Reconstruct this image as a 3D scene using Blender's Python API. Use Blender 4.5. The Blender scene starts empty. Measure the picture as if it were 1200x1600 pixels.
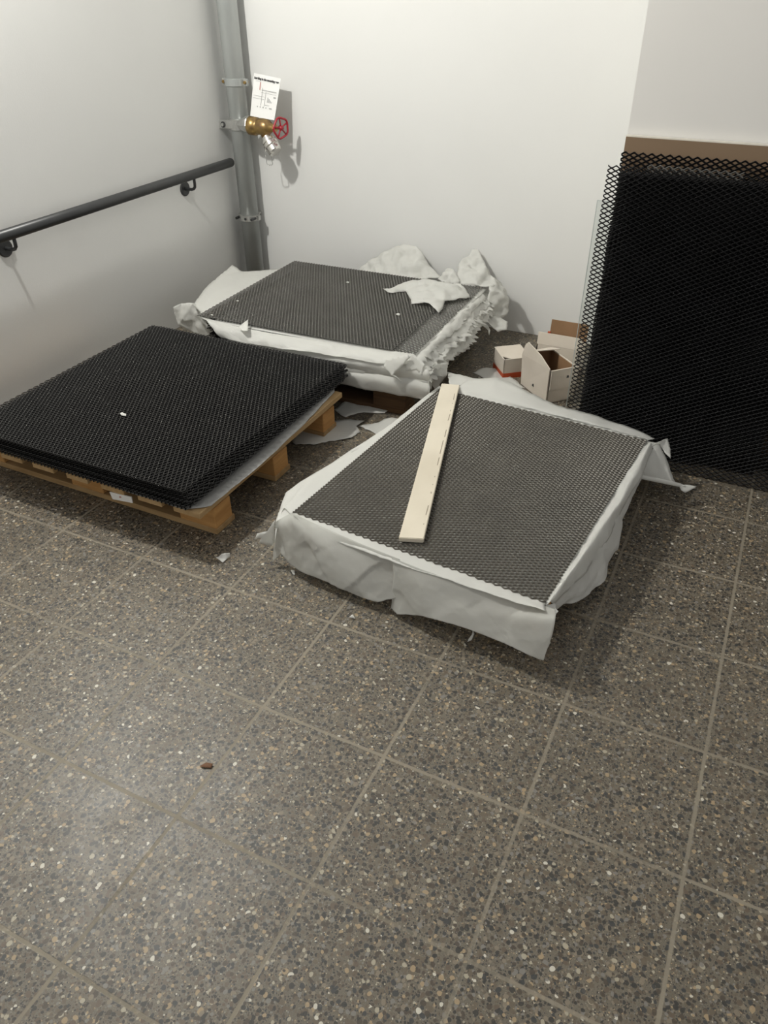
import bpy, bmesh, math, random
from mathutils import Vector, Matrix, noise

# ------------------------------------------------------------------ units, camera, light
T = 1 / 3.0                      # one floor tile in metres; coordinates below are in tiles
F = 1191.08                      # focal length in pixels of the 1200 x 1600 frame
CAM = Vector((5.50673, -4.97027, 4.45663))
RR = Vector((0.89759648, 0.4407143, -0.0095639))
DD = Vector((0.24865694, -0.52411229, -0.81454038))
FW = Vector((-0.36399215, 0.72875045, -0.58002801))
sc = bpy.context.scene
col = sc.collection

cd = bpy.data.cameras.new('camera')
cam = bpy.data.objects.new('camera', cd)
col.objects.link(cam)
cd.sensor_fit = 'HORIZONTAL'
cd.sensor_width = 36
cd.lens = F / 1200 * 36
cd.clip_start = 0.02
m = Matrix((RR, -DD, -FW)).transposed().to_4x4()
m.translation = CAM * T
cam.matrix_world = m
sc.camera = cam

w = bpy.data.worlds.new('world')
sc.world = w
w.use_nodes = True
w.node_tree.nodes['Background'].inputs[0].default_value = (1.0, 0.985, 0.95, 1)
w.node_tree.nodes['Background'].inputs[1].default_value = 0.40

ld = bpy.data.lights.new('wall_lamp_light', 'POINT')
ld.energy = 138
ld.color = (1.0, 0.98, 0.92)
ld.shadow_soft_size = 0.055
lamp = bpy.data.objects.new('wall_lamp_light', ld)
lamp.location = Vector((-1.35, -0.2, 7.5)) * T
col.objects.link(lamp)

l2 = bpy.data.lights.new('fill_light', 'POINT')  # fill lamp added behind the camera, out of view
l2.energy = 14
l2.color = (1.0, 0.985, 0.95)
l2.shadow_soft_size = 0.14
lamp2 = bpy.data.objects.new('fill_light', l2)
lamp2.location = Vector((2.6, -6.5, 9.0)) * T
col.objects.link(lamp2)

sc.view_settings.view_transform = 'Standard'
sc.view_settings.look = 'None'
sc.view_settings.exposure = 0.08
sc.view_settings.gamma = 1.0
sc.view_settings.use_curve_mapping = False

# ------------------------------------------------------------------ helpers
def ray(u, v):
    return RR * ((u - 600) / F) + DD * ((v - 800) / F) + FW

def az(u, v, z=0.0):             # the point at height z seen at u, v of the photograph
    d = ray(u, v)
    return CAM + d * ((z - CAM.z) / d.z)

def ay(u, v, y):                 # the point on the plane Y = y
    d = ray(u, v)
    return CAM + d * ((y - CAM.y) / d.y)

def ax(u, v, x):
    d = ray(u, v)
    return CAM + d * ((x - CAM.x) / d.x)

def tag(o, label, cat, group=None):
    o['label'] = label
    o['category'] = cat
    if group:
        o['group'] = group
    return o

def link(name, bm, mat, parent=None, smooth=False, origin=None, solid=0):
    """bm in tile units, world coordinates -> one mesh object with its origin at its base"""
    me = bpy.data.meshes.new(name)
    vs = [v.co for v in bm.verts]
    lo = Vector([min(v[i] for v in vs) for i in range(3)])
    hi = Vector([max(v[i] for v in vs) for i in range(3)])
    if parent is not None:
        o0 = Vector(parent['org'])
    else:
        o0 = Vector(((lo.x + hi.x) / 2, (lo.y + hi.y) / 2, lo.z)) if origin is None else Vector(origin)
    for v in bm.verts:
        v.co = (v.co - o0) * T
    bmesh.ops.recalc_face_normals(bm, faces=bm.faces)
    bm.to_mesh(me)
    bm.free()
    if smooth:
        for p in me.polygons:
            p.use_smooth = True
    me.materials.append(mat)
    o = bpy.data.objects.new(name, me)
    col.objects.link(o)
    if parent is None:
        o.location = o0 * T
    else:
        o.parent = parent
    o['org'] = list(o0)
    if solid:
        md = o.modifiers.new('thickness', 'SOLIDIFY')
        md.thickness = solid
        md.offset = 0
    return o

def thing(name, org, label, cat, group=None):
    e = bpy.data.objects.new(name, None)
    e.empty_display_size = 0.05
    e.location = Vector(org) * T
    e['org'] = list(org)
    col.objects.link(e)
    return tag(e, label, cat, group)

def struct(name, bm, mat):
    o = link(name, bm, mat, origin=(0, 0, 0))
    o['kind'] = 'structure'
    return o

def box(bm, a, b, M=None, bevel=0):
    r = bmesh.ops.create_cube(bm, size=1)
    c = Vector([(a[i] + b[i]) / 2 for i in range(3)])
    s = [abs(b[i] - a[i]) for i in range(3)]
    for v in r['verts']:
        v.co = Vector([v.co[i] * s[i] for i in range(3)]) + c
        if M is not None:
            v.co = M @ v.co
    if bevel:
        es = {e for v in r['verts'] for e in v.link_edges}
        bmesh.ops.bevel(bm, geom=list(es), offset=bevel, segments=1, affect='EDGES')
    return bm

def nb():
    return bmesh.new()

def tube(bm, pts, r, n=16, cap=True):
    """round bar along pts (r may be a list)"""
    pts = [Vector(p) for p in pts]
    rs = r if isinstance(r, (list, tuple)) else [r] * len(pts)
    prev = None
    rings = []
    up = None
    for i, p in enumerate(pts):
        d = (pts[min(i + 1, len(pts) - 1)] - pts[max(i - 1, 0)])
        if d.length < 1e-9:
            d = (pts[-1] - pts[0])
        d.normalize()
        if up is None:
            up = Vector((0, 0, 1)) if abs(d.z) < 0.9 else Vector((1, 0, 0))
        s = d.cross(up).normalized()
        up = s.cross(d).normalized()
        rings.append([bm.verts.new(p + (s * math.cos(t) + up * math.sin(t)) * rs[i])
                      for t in [2 * math.pi * k / n for k in range(n)]])
    for a, b in zip(rings, rings[1:]):
        for k in range(n):
            bm.faces.new((a[k], a[(k + 1) % n], b[(k + 1) % n], b[k]))
    if cap:
        bm.faces.new(rings[0][::-1])
        bm.faces.new(rings[-1])
    return bm

def poly_prism(bm, pts, up):
    """closed outline pushed along the vector up"""
    up = Vector(up)
    a = [bm.verts.new(Vector(p)) for p in pts]
    b = [bm.verts.new(Vector(p) + up) for p in pts]
    bm.faces.new(a[::-1])
    bm.faces.new(b)
    n = len(a)
    for i in range(n):
        bm.faces.new((a[i], a[(i + 1) % n], b[(i + 1) % n], b[i]))
    return bm

# ------------------------------------------------------------------ materials
def mat(name, c, rough=0.6, metal=0.0, spec=0.5):
    m = bpy.data.materials.new(name)
    m.use_nodes = True
    b = m.node_tree.nodes['Principled BSDF']
    b.inputs['Base Color'].default_value = (c[0], c[1], c[2], 1)
    b.inputs['Roughness'].default_value = rough
    b.inputs['Metallic'].default_value = metal
    b.inputs['Specular IOR Level'].default_value = spec
    return m

class N:
    def __init__(s, m):
        s.m = m
        s.t = m.node_tree
        s.b = s.t.nodes['Principled BSDF']
    def n(s, typ, ins=None, **kw):
        nd = s.t.nodes.new(typ)
        for k, v in kw.items():
            setattr(nd, k, v)
        for k, v in (ins or {}).items():
            if isinstance(v, bpy.types.NodeSocket):
                s.t.links.new(v, nd.inputs[k])
            else:
                nd.inputs[k].default_value = v
        return nd
    def math(s, op, a, b=0.0, c=0.0):
        return s.n('ShaderNodeMath', {0: a, 1: b, 2: c}, operation=op).outputs[0]
    def mix(s, f, a, b, blend='MIX'):
        nd = s.n('ShaderNodeMix', data_type='RGBA', blend_type=blend)
        for i, v in ((0, f), (6, a), (7, b)):
            if isinstance(v, bpy.types.NodeSocket):
                s.t.links.new(v, nd.inputs[i])
            else:
                nd.inputs[i].default_value = v if i == 0 else (*v, 1)
        return nd.outputs[2]
    def coord(s, scale=(1, 1, 1), out='Object'):
        tc = s.n('ShaderNodeTexCoord')
        return s.n('ShaderNodeMapping', {'Vector': tc.outputs[out], 'Scale': scale}).outputs[0]
    def noise(s, vec, scale, detail=3, rough=0.5):
        return s.n('ShaderNodeTexNoise', {'Vector': vec, 'Scale': scale, 'Detail': detail, 'Roughness': rough})
    def ramp(s, f, stops, interp='LINEAR'):
        nd = s.n('ShaderNodeValToRGB', {0: f})
        cr = nd.color_ramp
        cr.interpolation = interp
        while len(cr.elements) < len(stops):
            cr.elements.new(0.5)
        for e, (p, c) in zip(cr.elements, stops):
            e.position = p
            e.color = (*c, 1) if len(c) == 3 else c
        return nd.outputs[0]
    def bump(s, h, strength, dist=0.002):
        bp = s.n('ShaderNodeBump', {'Height': h, 'Strength': strength, 'Distance': dist})
        s.t.links.new(bp.outputs[0], s.b.inputs['Normal'])
    def to(s, sock, name):
        s.t.links.new(sock, s.b.inputs[name])

def noisy(name, c1, c2, scale, rough=0.6, metal=0, spec=0.5, bump=0, stretch=(1, 1, 1), bscale=None):
    m = mat(name, c1, rough, metal, spec)
    k = N(m)
    v = k.coord(stretch)
    n1 = k.noise(v, scale, 4)
    k.to(k.mix(k.ramp(n1.outputs[0], [(0.3, (0, 0, 0)), (0.7, (1, 1, 1))]), c1, c2), 'Base Color')
    if bump:
        n2 = k.noise(v, bscale or scale * 4, 4)
        k.bump(n2.outputs[0], bump)
    return m

# painted plaster
M_wall = noisy('wall_paint', (0.80, 0.803, 0.785), (0.78, 0.782, 0.765), 2.5, 0.75, 0, 0.25, 0.12, bscale=160)
M_wall_grey = noisy('wall_paint_side', (0.77, 0.755, 0.725), (0.75, 0.735, 0.705), 2.5, 0.75, 0, 0.25, 0.12, bscale=160)

# terrazzo floor with grout lines
M_floor = mat('terrazzo_tiles', (0.2, 0.19, 0.17), 0.35, 0, 0.5)
k = N(M_floor)
co = k.coord((3, 3, 3))
wob = k.noise(co, 9, 2)
dv = k.n('ShaderNodeVectorMath', {0: wob.outputs[1], 1: (0.5, 0.5, 0.5)}, operation='SUBTRACT').outputs[0]
dv = k.n('ShaderNodeVectorMath', {0: dv, 3: 0.035}, operation='SCALE').outputs[0]
cw = k.n('ShaderNodeVectorMath', {0: co, 1: dv}, operation='ADD').outputs[0]
big = k.noise(co, 1.7, 4)
base = k.mix(k.ramp(big.outputs[0], [(0.3, (0, 0, 0)), (0.72, (1, 1, 1))]), (0.124, 0.108, 0.081), (0.165, 0.144, 0.110))
fine = k.noise(co, 160, 2)
base = k.mix(0.35, base, k.ramp(fine.outputs[0], [(0.3, (0.070, 0.060, 0.046)), (0.7, (0.235, 0.205, 0.16))]))
STONES = [(0.0, (0.034, 0.033, 0.030)), (0.20, (0.068, 0.055, 0.040)), (0.36, (0.13, 0.104, 0.072)), (0.52, (0.040, 0.043, 0.044)),
          (0.64, (0.22, 0.185, 0.135)), (0.73, (0.12, 0.09, 0.062)), (0.80, (0.20, 0.19, 0.17)), (0.88, (0.36, 0.27, 0.16)),
          (0.945, (0.40, 0.36, 0.27)), (0.985, (0.62, 0.59, 0.50))]
rough = 0.36
dens = k.noise(co, 1.3, 2)
for sc_, thr, seed in ((78, 0.50, 3.1), (46, 0.54, 1.7), (30, 0.52, 0.4), (19, 0.33, 7.3)):
    off = k.n('ShaderNodeVectorMath', {0: cw, 1: (seed, seed * 2, 0)}, operation='ADD').outputs[0]
    vo = k.n('ShaderNodeTexVoronoi', {'Vector': off, 'Scale': sc_, 'Randomness': 1.0}, voronoi_dimensions='2D', feature='F1')
    rgb = k.n('ShaderNodeSeparateColor', {0: vo.outputs['Color']})
    t = k.math('MULTIPLY', rgb.outputs[2], thr)
    d = k.math('SUBTRACT', t, vo.outputs['Distance'])
    mask = k.math('MULTIPLY', k.n('ShaderNodeMapRange', {0: d, 1: 0.0, 2: 0.04}).outputs[0], 0.90)
    base = k.mix(mask, base, k.ramp(rgb.outputs[0], STONES, 'CONSTANT'))
sx = k.n('ShaderNodeSeparateXYZ', {0: co})
gw = k.noise(co, 14, 2)
lines = []
for a in (0, 1):
    fr = k.math('FRACT', k.math('ADD', sx.outputs[a], 0.5))
    dist = k.math('ABSOLUTE', k.math('SUBTRACT', fr, 0.5))
    dist = k.math('ADD', dist, k.math('MULTIPLY', k.math('SUBTRACT', gw.outputs[0], 0.5), 0.012))
    lines.append(k.n('ShaderNodeMapRange', {0: dist, 1: 0.014, 2: 0.009}).outputs[0])
g = k.math('MAXIMUM', lines[0], lines[1])
wear = k.noise(co, 0.9, 3)
g2 = k.math('MULTIPLY', g, k.ramp(wear.outputs[0], [(0.35, (0.45, 0.45, 0.45)), (0.6, (0.95, 0.95, 0.95))]))
base = k.mix(g2, base, (0.255, 0.225, 0.17))
k.to(base, 'Base Color')
rn = k.noise(co, 3.0, 5)
k.to(k.math('ADD', k.n('ShaderNodeMapRange', {0: rn.outputs[0], 1: 0.3, 2: 0.7, 3: 0.42, 4: 0.50}).outputs[0], k.math('MULTIPLY', g, 0.2)), 'Roughness')
k.bump(k.math('SUBTRACT', k.math('MULTIPLY', fine.outputs[0], 0.3), g), 0.25, 0.0012)

M_paper = mat('tissue_paper', (0.80, 0.80, 0.76), 0.55, 0, 0.35)
k = N(M_paper)
pn = k.noise(k.coord(), 5, 4)
k.to(k.mix(pn.outputs[0], (0.80, 0.80, 0.765), (0.90, 0.90, 0.865)), 'Base Color')
tr = k.n('ShaderNodeBsdfTranslucent', {'Color': (0.78, 0.78, 0.74, 1)})
tp = k.n('ShaderNodeBsdfTransparent', {'Color': (1, 1, 1, 1)})
ms = k.n('ShaderNodeMixShader', {0: 0.36, 1: k.b.outputs[0], 2: tr.outputs[0]})
ms2 = k.n('ShaderNodeMixShader', {0: 0.10, 1: ms.outputs[0], 2: tp.outputs[0]})
k.t.links.new(ms2.outputs[0], k.t.nodes['Material Output'].inputs[0])
pc = k.coord()
pd = k.noise(pc, 6, 2)
pv = k.n('ShaderNodeVectorMath', {0: pc, 1: k.n('ShaderNodeVectorMath', {0: pd.outputs[1], 3: 0.06}, operation='SCALE').outputs[0]}, operation='ADD').outputs[0]
v1 = k.n('ShaderNodeTexVoronoi', {'Vector': pv, 'Scale': 16.0}, feature='F1')
v2 = k.n('ShaderNodeTexVoronoi', {'Vector': pv, 'Scale': 41.0}, feature='F1')
k.bump(k.math('ADD', v1.outputs[0], k.math('MULTIPLY', v2.outputs[0], 0.35)), 0.25, 0.010)

M_thin_shaded = M_paper.copy()
M_thin_shaded.name = 'thin_shaded_tissue_paper'
for nd in M_thin_shaded.node_tree.nodes:
    if nd.type == 'MIX_SHADER' and abs(nd.inputs[0].default_value - 0.10) < 1e-4:
        nd.inputs[0].default_value = 0.24
for nd in M_thin_shaded.node_tree.nodes:  # darker base colour stands in for shade on the hanging skirts
    if nd.type == 'MIX':
        nd.inputs[6].default_value = (0.62, 0.62, 0.585, 1)
        nd.inputs[7].default_value = (0.74, 0.74, 0.70, 1)
M_liner = noisy('liner_paper', (0.42, 0.42, 0.41), (0.34, 0.34, 0.33), 6, 0.4, 0, 0.5)
M_black = noisy('black_coated_steel', (0.027, 0.026, 0.025), (0.036, 0.035, 0.033), 8, 0.36, 0, 0.6)
M_jet = noisy('jet_coated_steel', (0.0045, 0.0045, 0.005), (0.008, 0.008, 0.009), 8, 0.42, 0, 0.4)
M_grey = noisy('dark_satin_steel', (0.060, 0.053, 0.041), (0.080, 0.071, 0.055), 8, 0.40, 0.2, 0.6)
M_grey2 = noisy('grey_satin_steel', (0.15, 0.145, 0.132), (0.19, 0.184, 0.17), 8, 0.40, 0.2, 0.6)
M_wood = noisy('pallet_pine', (0.66, 0.37, 0.14), (0.50, 0.26, 0.09), 6, 0.7, 0, 0.3, 0.2, (1, 1, 9))
M_woodx = noisy('pallet_pine_board', (0.50, 0.34, 0.17), (0.38, 0.24, 0.11), 5, 0.75, 0, 0.25, 0.2, (1.5, 8, 8))
M_woody = noisy('pallet_pine_deck', (0.52, 0.36, 0.19), (0.40, 0.26, 0.12), 5, 0.75, 0, 0.25, 0.2, (8, 1.5, 8))
M_galv = noisy('galvanised_steel', (0.50, 0.52, 0.51), (0.38, 0.40, 0.39), 12, 0.42, 0.35, 0.5, 0.08, (1, 1, 0.3))
M_zinc = noisy('bright_zinc', (0.62, 0.62, 0.60), (0.48, 0.48, 0.46), 30, 0.3, 0.8, 0.5)
M_brass = noisy('aged_brass', (0.50, 0.34, 0.12), (0.27, 0.17, 0.09), 30, 0.35, 0.85, 0.5)
M_alu = noisy('aluminium', (0.80, 0.78, 0.74), (0.68, 0.66, 0.62), 40, 0.22, 0.9, 0.5)
M_red = mat('red_lacquer', (0.40, 0.015, 0.03), 0.3, 0, 0.6)
M_dark = noisy('anthracite_lacquer', (0.035, 0.037, 0.038), (0.045, 0.046, 0.047), 12, 0.38, 0.1, 0.5)
M_card = noisy('white_carton', (0.66, 0.60, 0.52), (0.60, 0.54, 0.46), 10, 0.7, 0, 0.3)
M_kraft = noisy('brown_carton', (0.30, 0.18, 0.10), (0.25, 0.15, 0.08), 10, 0.8, 0, 0.2)
M_redprint = noisy('red_carton_print', (0.55, 0.09, 0.03), (0.45, 0.07, 0.02), 10, 0.6, 0, 0.3)
M_ink = mat('print_ink', (0.05, 0.05, 0.05), 0.7)
M_inkgrey = mat('grey_print_ink', (0.36, 0.36, 0.36), 0.7)
M_inkred = mat('red_print_ink', (0.60, 0.35, 0.32), 0.7)
M_tagp = mat('tag_paper', (0.84, 0.84, 0.82), 0.5)
M_brown = noisy('brown_fibreboard', (0.24, 0.165, 0.105), (0.21, 0.145, 0.09), 3, 0.55, 0, 0.35)
M_mdfedge = mat('lit_fibreboard_edge', (0.72, 0.68, 0.60), 0.7)
M_slat = noisy('whitewashed_wood', (0.74, 0.68, 0.56), (0.62, 0.56, 0.45), 4, 0.6, 0, 0.35, 0.15, (1, 1, 1))
M_leaf = mat('dry_brown_scrap', (0.16, 0.075, 0.035), 0.7)
M_clear = mat('clear_acrylic', (0.93, 0.98, 0.97), 0.06, 0, 0.5)
k = N(M_clear)
tp = k.n('ShaderNodeBsdfTransparent', {'Color': (0.93, 0.95, 0.945, 1)})
gl = k.n('ShaderNodeBsdfGlossy', {'Color': (1, 1, 1, 1), 'Roughness': 0.08})
fr = k.n('ShaderNodeFresnel', {'IOR': 1.45})
ms = k.n('ShaderNodeMixShader', {0: fr.outputs[0], 1: tp.outputs[0], 2: gl.outputs[0]})
k.t.links.new(ms.outputs[0], k.t.nodes['Material Output'].inputs[0])
M_cleardge = mat('acrylic_cut_edge', (0.45, 0.50, 0.49), 0.3)

# ------------------------------------------------------------------ the room
XL, YB = -2.30, 5.68            # side wall and end wall
XC, YC = 4.035, 3.32            # projecting wall with the boards leaning on it
HW = 9.0
struct('floor', box(nb(), (XL - 0.3, -9, -0.3), (12, YB + 0.3, 0)), M_floor)
struct('wall_left', box(nb(), (XL - 0.4, -9, 0), (XL, YB, HW)), M_wall)
struct('wall_back', box(nb(), (XL - 0.4, YB, 0), (XC, YB + 0.4, HW)), M_wall)
struct('wall_right', box(nb(), (XC, YC, 0), (12, YB + 0.4, HW)), M_wall_grey)

# ------------------------------------------------------------------ handrail on the side wall
xr = -2.10
rz = 2.03
hr = thing('handrail', (XL, 3.0, 1.9), 'dark grey round metal handrail running along the white side wall', 'handrail')
p0 = ax(0, 372, xr)
p1 = ax(362, 252, xr)
rz = (p0.z + p1.z) / 2
link('rail', tube(nb(), [(xr, -0.8, rz), (xr, p1.y - 0.04, rz), (xr, p1.y - 0.012, rz), (xr, p1.y, rz)], [0.064, 0.064, 0.058, 0.045], 24), M_dark, hr, True)
for (u, v) in ((290, 295), (9, 388)):
    c = ax(u, v, XL + 0.02)
    b = link('bracket', tube(nb(), [(XL + 0.02, c.y, c.z), (xr - 0.07, c.y, c.z), (xr - 0.03, c.y, c.z + 0.012), (xr - 0.005, c.y, c.z + 0.04), (xr, c.y, c.z + 0.08), (xr, c.y, rz - 0.05)], 0.021, 10), M_dark, hr, True)
    link('rosette', tube(nb(), [(XL, c.y, c.z), (XL + 0.016, c.y, c.z), (XL + 0.024, c.y, c.z)], [0.10, 0.10, 0.088], 28), M_dark, b)

# ------------------------------------------------------------------ standpipe and its hose valve
PX, PY, PR = -2.03, 5.44, 0.142
pipe = thing('standpipe', (PX, PY, 0), 'galvanised vertical steel pipe in the room corner with clamps', 'pipe')
link('riser', tube(nb(), [(PX, PY, 0), (PX, PY, HW)], PR, 36), M_galv, pipe, True)
for u, v in ((368, 130),):
    z = ay(u, v, PY - PR).z
    bm = nb()
    tube(bm, [(PX, PY, z - 0.05), (PX, PY, z - 0.045), (PX, PY, z + 0.045), (PX, PY, z + 0.05)], [PR + 0.004, PR + 0.014, PR + 0.014, PR + 0.004], 32)
    for s in (-1, 1):
        box(bm, (PX + s * (PR + 0.0), PY - 0.02, z - 0.045), (PX + s * (PR + 0.075), PY + 0.02, z + 0.045))
    c = link('clamp', bm, M_galv, pipe)
    for s in (-1, 1):
        link('bolt', tube(nb(), [(PX + s * (PR + 0.045), PY - 0.045, z), (PX + s * (PR + 0.045), PY + 0.045, z)], 0.022, 6), M_brass, c)
z = ay(392, 343, PY - PR).z
bm = nb()
tube(bm, [(PX, PY, z - 0.045), (PX, PY, z - 0.04), (PX, PY, z + 0.04), (PX, PY, z + 0.045)], [PR + 0.004, PR + 0.02, PR + 0.02, PR + 0.004], 32)
for s in (-1, 1):
    box(bm, (PX + s * (PR + 0.0), PY - 0.03, z - 0.035), (PX + s * (PR + 0.05), PY + 0.03, z + 0.035))
tube(bm, [(PX + 0.06, PY, z + 0.02), (PX + 0.06, YB, z + 0.02)], 0.025, 8)
c = link('clamp', bm, M_zinc, pipe)
for s in (-1, 0.2, 1):
    link('bolt', tube(nb(), [(PX + s * (PR), PY - 0.17, z), (PX + s * (PR), PY - 0.05, z)], 0.02, 6), M_dark, c)

VY = 5.28
def vp(u, v, y=VY):
    return ay(u, v, y)
vb = vp(386, 196)
valve = thing('hose_valve', (PX + 0.2, VY, vb.z - 0.3), 'brass hose valve with red handwheel branching off the standpipe', 'valve')
zv = vp(380, 197).z
bm = nb()
tube(bm, [(PX, PY, zv - 0.08), (PX, PY, zv - 0.07), (PX, PY, zv + 0.07), (PX, PY, zv + 0.08)], [PR + 0.004, PR + 0.02, PR + 0.02, PR + 0.004], 32)
box(bm, (PX - PR - 0.13, PY - 0.16, zv - 0.06), (PX - PR + 0.12, PY - 0.12, zv + 0.06), None, 0.012)
c = link('saddle_clamp', bm, M_zinc, valve)
cx = PX - PR - 0.045
link('bolt_hole', tube(nb(), [(cx, PY - 0.158, zv), (cx, PY - 0.168, zv)], 0.042, 16), M_ink, c)
link('bolt', tube(nb(), [(cx, PY - 0.16, zv), (cx, PY - 0.185, zv)], 0.024, 8), M_zinc, c)
a0 = vp(378, 195)
a1 = vp(391, 195)
bm = nb()
tube(bm, [a0 + Vector((-0.06, 0.06, 0)), a0, a0 + (a1 - a0) * 0.55, a1 - Vector((0.012, 0, 0)), a1], [0.07, 0.075, 0.115, 0.125, 0.12], 8)
link('branch_socket', bm, M_zinc, valve)
b0, b1 = vp(390, 196), vp(427, 200)
D = (b1 - b0)
def bp(t):
    return b0 + D * t
bm = nb()
prof = [(0.0, 0.115), (0.03, 0.125), (0.30, 0.125), (0.33, 0.105), (0.42, 0.105), (0.45, 0.112), (0.72, 0.115), (0.80, 0.10), (0.86, 0.085), (0.9, 0.06), (1.0, 0.055), (1.02, 0.045)]
tube(bm, [bp(t) for t, r in prof], [r for t, r in prof], 28)
link('body', bm, M_brass, valve, True)
link('gland_nut', tube(nb(), [bp(0.94), bp(1.12)], 0.052, 6), M_brass, valve)
wc = vp(439, 200, VY - 0.02)
wd = (D.normalized() + Vector((0.0, -0.30, 0.02))).normalized()
link('spindle', tube(nb(), [bp(1.0), wc], 0.02, 10), M_brass, valve)
bm = nb()
sd = wd.cross(Vector((0, 0, 1))).normalized()
ud = sd.cross(wd).normalized()
ring = []
for i in range(41):
    t = 2 * math.pi * i / 40
    r = 0.132 * (1 + 0.055 * math.cos(5 * t))
    ring.append(wc + (sd * math.cos(t) + ud * math.sin(t)) * r)
tube(bm, ring, 0.015, 8, False)
for i in range(5):
    t = 2 * math.pi * (i + 0.15) / 5
    tube(bm, [wc, wc + (sd * math.cos(t) + ud * math.sin(t)) * 0.13], 0.0115, 8)
tube(bm, [wc - wd * 0.03, wc + wd * 0.03], 0.032, 12)
link('handwheel', bm, M_red, valve, True)
c0, c1 = vp(413, 208), vp(431, 238, VY - 0.05)
E_ = c1 - c0
bm = nb()
prof = [(0.0, 0.06), (0.18, 0.065), (0.22, 0.075)]
tube(bm, [c0 + E_ * t for t, r in prof], [r for t, r in prof], 20)
link('outlet_neck', bm, M_brass, valve, True)
bm = nb()
prof = [(0.2, 0.075), (0.34, 0.08), (0.36, 0.105), (0.46, 0.108), (0.47, 0.095), (0.52, 0.095), (0.54, 0.118), (0.66, 0.118), (0.67, 0.10)]
tube(bm, [c0 + E_ * t for t, r in prof], [r for t, r in prof], 32)
link('hose_coupling', bm, M_alu, valve)
bm = nb()
prof = [(0.67, 0.10), (0.72, 0.108), (0.94, 0.104), (1.0, 0.09)]
tube(bm, [c0 + E_ * t for t, r in prof], [r for t, r in prof], 28)
cap = link('blind_cap', bm, M_alu, valve)
bm = nb()
ch = [vp(*q) for q in ((415, 232), (414, 240), (416, 248), (417, 256), (421, 258), (426, 257), (425, 250), (426, 240))]
cpts = []
for a, b in zip(ch, ch[1:]):
    for j in range(3):
        cpts.append(a.lerp(b, j / 3))
for i, (a, b) in enumerate(zip(cpts, cpts[1:])):
    if (b - a).length < 1e-5:
        continue
    q = (b - a).normalized()
    e = 0.0065 * (1 if i % 2 else -1)
    s = q.cross(Vector((0, 1, 0))).normalized() * e
    tube(bm, [a - q * 0.004 + s, b + q * 0.004 - s], 0.0055, 6)
link('chain', bm, M_zinc, cap)

# instruction sheet hanging at the valve
tp_ = [vp(397, 114, VY + 0.15), vp(439, 123, VY + 0.15), vp(428.5, 188, VY - 0.04), vp(391, 181, VY - 0.04)]
tg = link('instruction_tag', poly_prism(nb(), tp_, (0, 0.003, 0)), M_tagp)
tag(tg, 'small white printed instruction sheet hanging above the brass hose valve', 'tag')
def onp(s, t):
    return tp_[0].lerp(tp_[1], s).lerp(tp_[3].lerp(tp_[2], s), t)
nrm = (tp_[1] - tp_[0]).cross(tp_[3] - tp_[0]).normalized()
if nrm.y > 0:
    nrm = -nrm
def bar(bm, s0, s1, t0, t1):
    poly_prism(bm, [onp(s0, t0) + nrm * 0.0035, onp(s1, t0) + nrm * 0.0035, onp(s1, t1) + nrm * 0.0035, onp(s0, t1) + nrm * 0.0035], nrm * 0.001)
bm = nb()
bar(bm, 0.10, 0.30, 0.165, 0.170)
for t in (0.34, 0.355, 0.405, 0.50, 0.56):
    bar(bm, 0.05 if t > 0.45 else 0.35, 0.5 if t > 0.45 else 0.92, t, t + 0.006)
bar(bm, 0.52, 0.53, 0.38, 0.72)
bar(bm, 0.38, 0.39, 0.30, 0.72)
for a in range(5):
    bar(bm, 0.62 + a * 0.05, 0.64 + a * 0.05, 0.50 + 0.03 * a, 0.62)
for a in range(4):
    bar(bm, 0.24 + a * 0.115, 0.27 + a * 0.115, 0.735, 0.765)
bar(bm, 0.73, 0.83, 0.735, 0.76)
bar(bm, 0.84, 0.93, 0.46, 0.49)
bar(bm, 0.55, 0.72, 0.68, 0.69)
link('printed_lines', bm, M_inkgrey, tg)
bm = nb()
bar(bm, 0.26, 0.30, 0.18, 0.36)
link('red_mark', bm, M_inkred, tg)
fc = bpy.data.curves.new('heading', 'FONT')
fc.body = 'Installing in the mounting area'
fc.size = 0.032 * T
fc.align_x = 'LEFT'
fo = bpy.data.objects.new('heading', fc)
col.objects.link(fo)
xax = (onp(1, 0) - onp(0, 0)).normalized()
zax = nrm
yax = zax.cross(xax)
fc.offset = 0.0006
fc.extrude = 0.0001
fc.materials.append(M_ink)
mw = Matrix((xax, yax, zax)).transposed().to_4x4()
fo.parent = tg
bpy.context.view_layer.update()
wd_ = fo.dimensions.x or 0.1
ssc = (onp(0.95, 0) - onp(0.03, 0)).length * T / wd_
mw.translation = (onp(0.03, 0.125) + nrm * 0.006 - Vector(tg['org'])) * T
fm = bpy.data.meshes.new_from_object(fo.evaluated_get(bpy.context.evaluated_depsgraph_get()))
bpy.data.objects.remove(fo)
fo = bpy.data.objects.new('heading', fm)
col.objects.link(fo)
fo.parent = tg
fo.matrix_basis = mw @ Matrix.Scale(ssc, 4, (1, 0, 0)) @ Matrix.Scale(1.25, 4, (0, 1, 0))

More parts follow.
